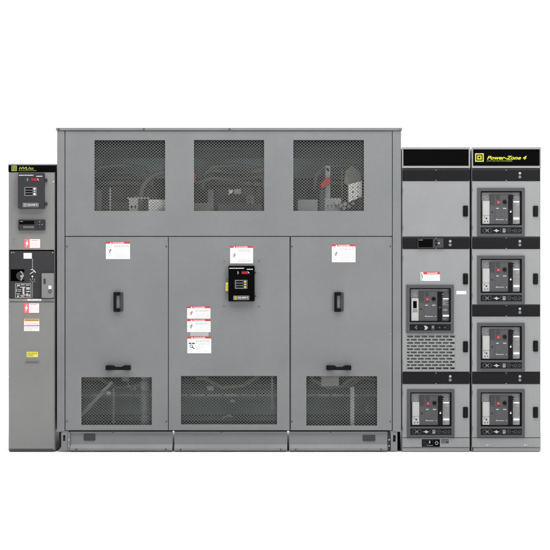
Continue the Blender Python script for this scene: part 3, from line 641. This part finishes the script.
        b.ring(31.4, 42.4, 2.2, .45, f0, f1, 'bezel'); b.disc(31.4, 42.4, .9, f0, f1, 'dark'); b.box(34.6, 42.0, 36.2, 43, f0, f1, 'bezel'); b.ring(38.0, 42.4, 1.5, .5, f0, f1, 'bezel'); b.ring(42.0, 42.4, 1.4, .5, f0, f1, 'bezel'); b.box(35, 44, 43, 44.3, f0, f1, 'bezel')
    b.build('racking_strip', cb)
    return cb

def copy_part(o, parent, loc):
    c = o.copy(); COL.objects.link(c); c.parent = parent; c.location = loc
    for ch in o.children:
        k = ch.copy(); COL.objects.link(k); k.parent = c
    return c

GRP = 'circuit breaker cabinets at the right end of the lineup'
def cabinet(x0, x1, label):
    ox = (x0 + x1) / 2
    rt = thing('breaker_cabinet', ox, 0.0, label, 'breaker cabinet', GRP)
    b = MB(ox, GY); shell(b, x0 + .3, 148.0, x1 - .3, 451.0, .012, 1.5, .9, 'light'); b.build('body', rt, .002)
    b = MB(ox, GY); b.plate(x0 + .2, 147.2, x1 - .2, 168.2, [(x0 + 1.5, 149.4, x1 - 1.7, 166.0)], -.012, .012, 'frame'); hd = b.build('header_frame', rt, .0015)
    b = MB(ox, GY); b.box(x0 + 1.5, 149.4, x1 - 1.7, 166.0, -.006, .004, 'black'); npl = b.build('nameplate', hd)
    return rt, ox, npl
c1, o1, n1 = cabinet(401.7, 470.2, 'grey switchgear cabinet with louvred vent and blank black header, beside the transformer')
c2, o2, n2 = cabinet(471.4, 541.2, 'grey switchgear cabinet with four stacked breakers and yellow lettering on its black header')
b = MB(o2, GY); square_logo(b, 475.0, 153.4, 483.6, 161.8, -.0075, 'logo', 1); b.build('emblem', n2)
b = MB(o2, GY); b.text('Power-Zone 4', 486.8, 155.9, 526.6, 159.7, -.0068, 'logo', .35, .03); b.text('LOW VOLTAGE SWITCHGEAR', 486.6, 160.5, 512.0, 161.5, -.0068, 'logod', .3, 0); b.build('lettering', n2)
proto = None
def closed_back(root, ox, x0, y0, x1, y1):
    b = MB(ox, GY); b.box(x0, y0, x1, y1, .03, .036, 'inner'); b.build('divider_plate', root)
# column 2
A, B = 472.0, 540.6
for i, (yb, yd0, yd1, by) in enumerate(((170.0, 181.0, 236.6, 188.0), (237.9, 248.9, 304.4, 255.6), (305.4, 316.4, 371.6, 322.8), (372.9, 383.9, 437.4, 389.0))):
    band(c2, o2, A + .2, B - .8, yb, yb + 10.6, 519.6)
    dr = door(c2, o2, A, yd0, B, yd1, [(479.2, by + 2, 522.4, by + 38.6)], (532.9, by + 17.8), ['topmost breaker door', 'second breaker door from the top', 'third breaker door from the top', 'lowest breaker door'][i])
    if proto is None: proto = make_breaker(c2, o2, 477.2, by)
    else: copy_part(proto, c2, ((477.2 - o2) * S, 0, (GY - by) * S))
for y in (169.2, 237.2, 304.9, 372.2): closed_back(c2, o2, A, y - .4, B, y + .6)
b = MB(o2, GY); b.box(A, 438.0, B, 447.2, -.004, .012, 'light'); kp = b.build('kick_plate', c2, .0015)
b = MB(o2, GY); b.box(A + 1.4, 447.7, B - .4, 451.4, .004, .4, 'light'); b.build('base', c2, .002)
for x in (486.8, 524.6):
    b = MB(o2, GY); b.disc(x, 445.0, .9, -.008, -.004, 'zinc', 14); b.box(x + 1.6, 444.5, x + 3, 445.4, -.007, -.004, 'zinc'); b.build('bolt', kp, .0008)
# column 1
A, B = 402.4, 469.6
band(c1, o1, A, B - .2, 170.0, 180.6)
door(c1, o1, A, 181.0, B, 236.6, (), (462.9, 205.6), 'blank upper compartment door')
band(c1, o1, A, B - .2, 237.9, 248.5, 450.0, (417.4, 443.2))
VX0, VX1, VY0, VY1 = 406.4, 455.2, 334.6, 370.6
dm = door(c1, o1, A, 248.9, B, 371.6, [(VX0, VY0, VX1, VY1), (408.3, 286.8, 451.5, 323.4)], (462.9, 273.4), 'tall door with danger label, breaker and louvred vent')
b = MB(o1, GY); b.rbox(462.9, 341.2, 467.8, 352.2, .9, -.016, -.004, 'plastic'); h = b.build('handle', dm, .003)
b = MB(o1, GY); b.rbox(463.9, 342.4, 466.8, 350.8, .9, -.024, -.016, 'plastic'); b.build('latch_lever', h, .003)
# louvred vent: rows of staggered slots, each with a small pressed hood
rows = 11; rp = (VY1 - VY0 - 1.2) / rows; holes = []; hoods = []
for r in range(rows):
    y = VY0 + .9 + r * rp; off = 0 if r % 2 == 0 else 3.55
    x = VX0 + .9 - (0 if r % 2 == 0 else 3.55)
    while x < VX1 - 1:
        a, c = max(x, VX0 + .6), min(x + 5.8, VX1 - .6)
        if c - a > 1.2: holes.append((round(a, 3), round(y, 3), round(c, 3), round(y + 2.0, 3))); hoods.append((a, y, c))
        x += 7.1
b = MB(o1, GY); b.plate(VX0 + .05, VY0 + .05, VX1 - .05, VY1 - .05, holes, -.003, .001, 'light')
for a, y, c in hoods: b.profile(a - .1, c + .1, [(-.003, y - .5), (-.007, y + .02), (-.0062, y + .2), (-.003, y - .05)], 'light')
b.build('louver_vent', dm)
b = MB(o1, GY); b.box(VX0 - 1, VY0 - 1, VX1 + 1, VY1 + 1, .03, .04, 'inner'); b.build('vent_baffle', dm)
b = MB(o1, GY); b.box(423.4, 272.0, 439.8, 280.8, -.005, -.004, 'white'); b.box(423.4, 272.0, 439.8, 274.4, -.0055, -.004, 'red'); b.text('DANGER', 427.2, 272.5, 437.6, 273.9, -.006, 'white', 0, .01)
b.box(420.6, 272.4, 423.2, 280.6, -.0048, -.004, 'white'); b.disc(421.8, 273.6, .55, -.0055, -.004, 'ink', 8); b.line(421.6, 274.4, 422.2, 277.2, .9, -.0055, -.004, 'ink'); b.line(422.2, 277.2, 421.2, 280.2, .6, -.0055, -.004, 'ink')
b.words(424.4, 275.2, 439, 280.2, 5, -.0056, 'inkgrey', .34, random.Random(81), (.4, 1.4)); b.build('danger_label', dm)
b = MB(o1, GY); b.box(456.3, 291.0, 466.2, 294.2, -.005, -.004, 'white'); b.words(458, 291.8, 464.8, 293.4, 1, -.0056, 'inkgrey', .35, random.Random(82), (.5, 1.2)); b.build('name_tag', dm)
make_breaker(c1, o1, 406.3, 284.8, True)
band(c1, o1, A, B - .2, 372.9, 383.5, 450.0)
door(c1, o1, A, 383.9, B, 437.4, [(409.0, 391.0, 452.2, 427.6)], (462.9, 406.8), 'lowest breaker door')
copy_part(proto, c1, ((407.0 - o1) * S, 0, (GY - 389.0) * S))
for y in (169.2, 237.2, 372.2): closed_back(c1, o1, A, y - .4, B, y + .6)
b = MB(o1, GY); b.box(A, 438.0, B, 447.2, -.004, .012, 'light'); kp = b.build('kick_plate', c1, .0015)
b = MB(o1, GY); b.box(A + .2, 447.7, B - .4, 451.4, .004, .4, 'light'); b.build('base', c1, .002)
b = MB(o1, GY); b.rbox(421.8, 439.2, 439.8, 446.8, .5, -.006, -.004, 'black'); b.frame(422.5, 439.9, 433.0, 446.2, .25, -.0068, -.006, 'dark')
b.words(423.4, 440.4, 428.4, 445.6, 5, -.0066, 'bezel', .35, random.Random(91), (.5, 1.4)); b.box(429.0, 440.8, 430.2, 443.2, -.0068, -.006, 'pale'); b.words(427, 444.6, 432.6, 445.8, 1, -.0068, 'inkgrey', .4, random.Random(92), (.6, 1.4), 1)
b.ring(436.6, 443.0, 1.7, .6, -.0068, -.006, 'inkgrey', 16); b.words(434.4, 440.2, 439, 441.2, 1, -.0068, 'bezel', .35, random.Random(93)); b.build('rating_plate', kp)
b = MB(o1, GY); b.box(441.2, 439.4, 448.6, 443.2, -.005, -.004, 'dark'); b.words(441.8, 439.9, 448, 442.8, 2, -.0056, 'inkgrey', .5, random.Random(94), (.8, 2)); b.build('serial_plate', kp)

# ================================================================== LIGHT
w = bpy.data.worlds.new('World'); scene.world = w; w.use_nodes = True
bg = w.node_tree.nodes['Background']; bg.inputs[0].default_value = (1, 1, 1, 1); bg.inputs[1].default_value = 0.06
def area(name, loc, target, sx, sy, power, col=(1, 1, 1)):
    l = bpy.data.lights.new(name, 'AREA'); l.shape = 'RECTANGLE'; l.size = sx; l.size_y = sy; l.energy = power; l.color = col
    o = bpy.data.objects.new(name, l); COL.objects.link(o); o.location = loc
    o.rotation_euler = (Vector(target) - Vector(loc)).to_track_quat('-Z', 'Y').to_euler()
area('softbox_overhead', (0, -2.6, 5.6), (0, -2.2, 0), 9, 3.6, 520)
area('softbox_front_left', (-2.6, -9.5, 3.3), (-.6, 0, 1.3), 2.2, 2.2, 78)
area('softbox_front_right', (4.6, -6.4, 2.3), (1.1, 0, 1.0), 1.8, 2.6, 172, (.98, .99, 1))
area('softbox_backdrop', (0, 1.7, 5.8), (0, 4.4, 1.8), 10, 1.2, 700)

cam = bpy.data.cameras.new('camera'); co = bpy.data.objects.new('camera', cam); COL.objects.link(co)
co.location = (0, -D, EYE); co.rotation_euler = (math.radians(90), 0, 0)
cam.sensor_width = 36; cam.lens = 36 * D / (550 * S); cam.clip_end = 200
scene.camera = co
scene.render.film_transparent = False
scene.view_settings.view_transform = 'Standard'; scene.view_settings.look = 'None'
scene.view_settings.exposure = 0.0; scene.view_settings.gamma = 1.0
scene.cycles.max_bounces = 8
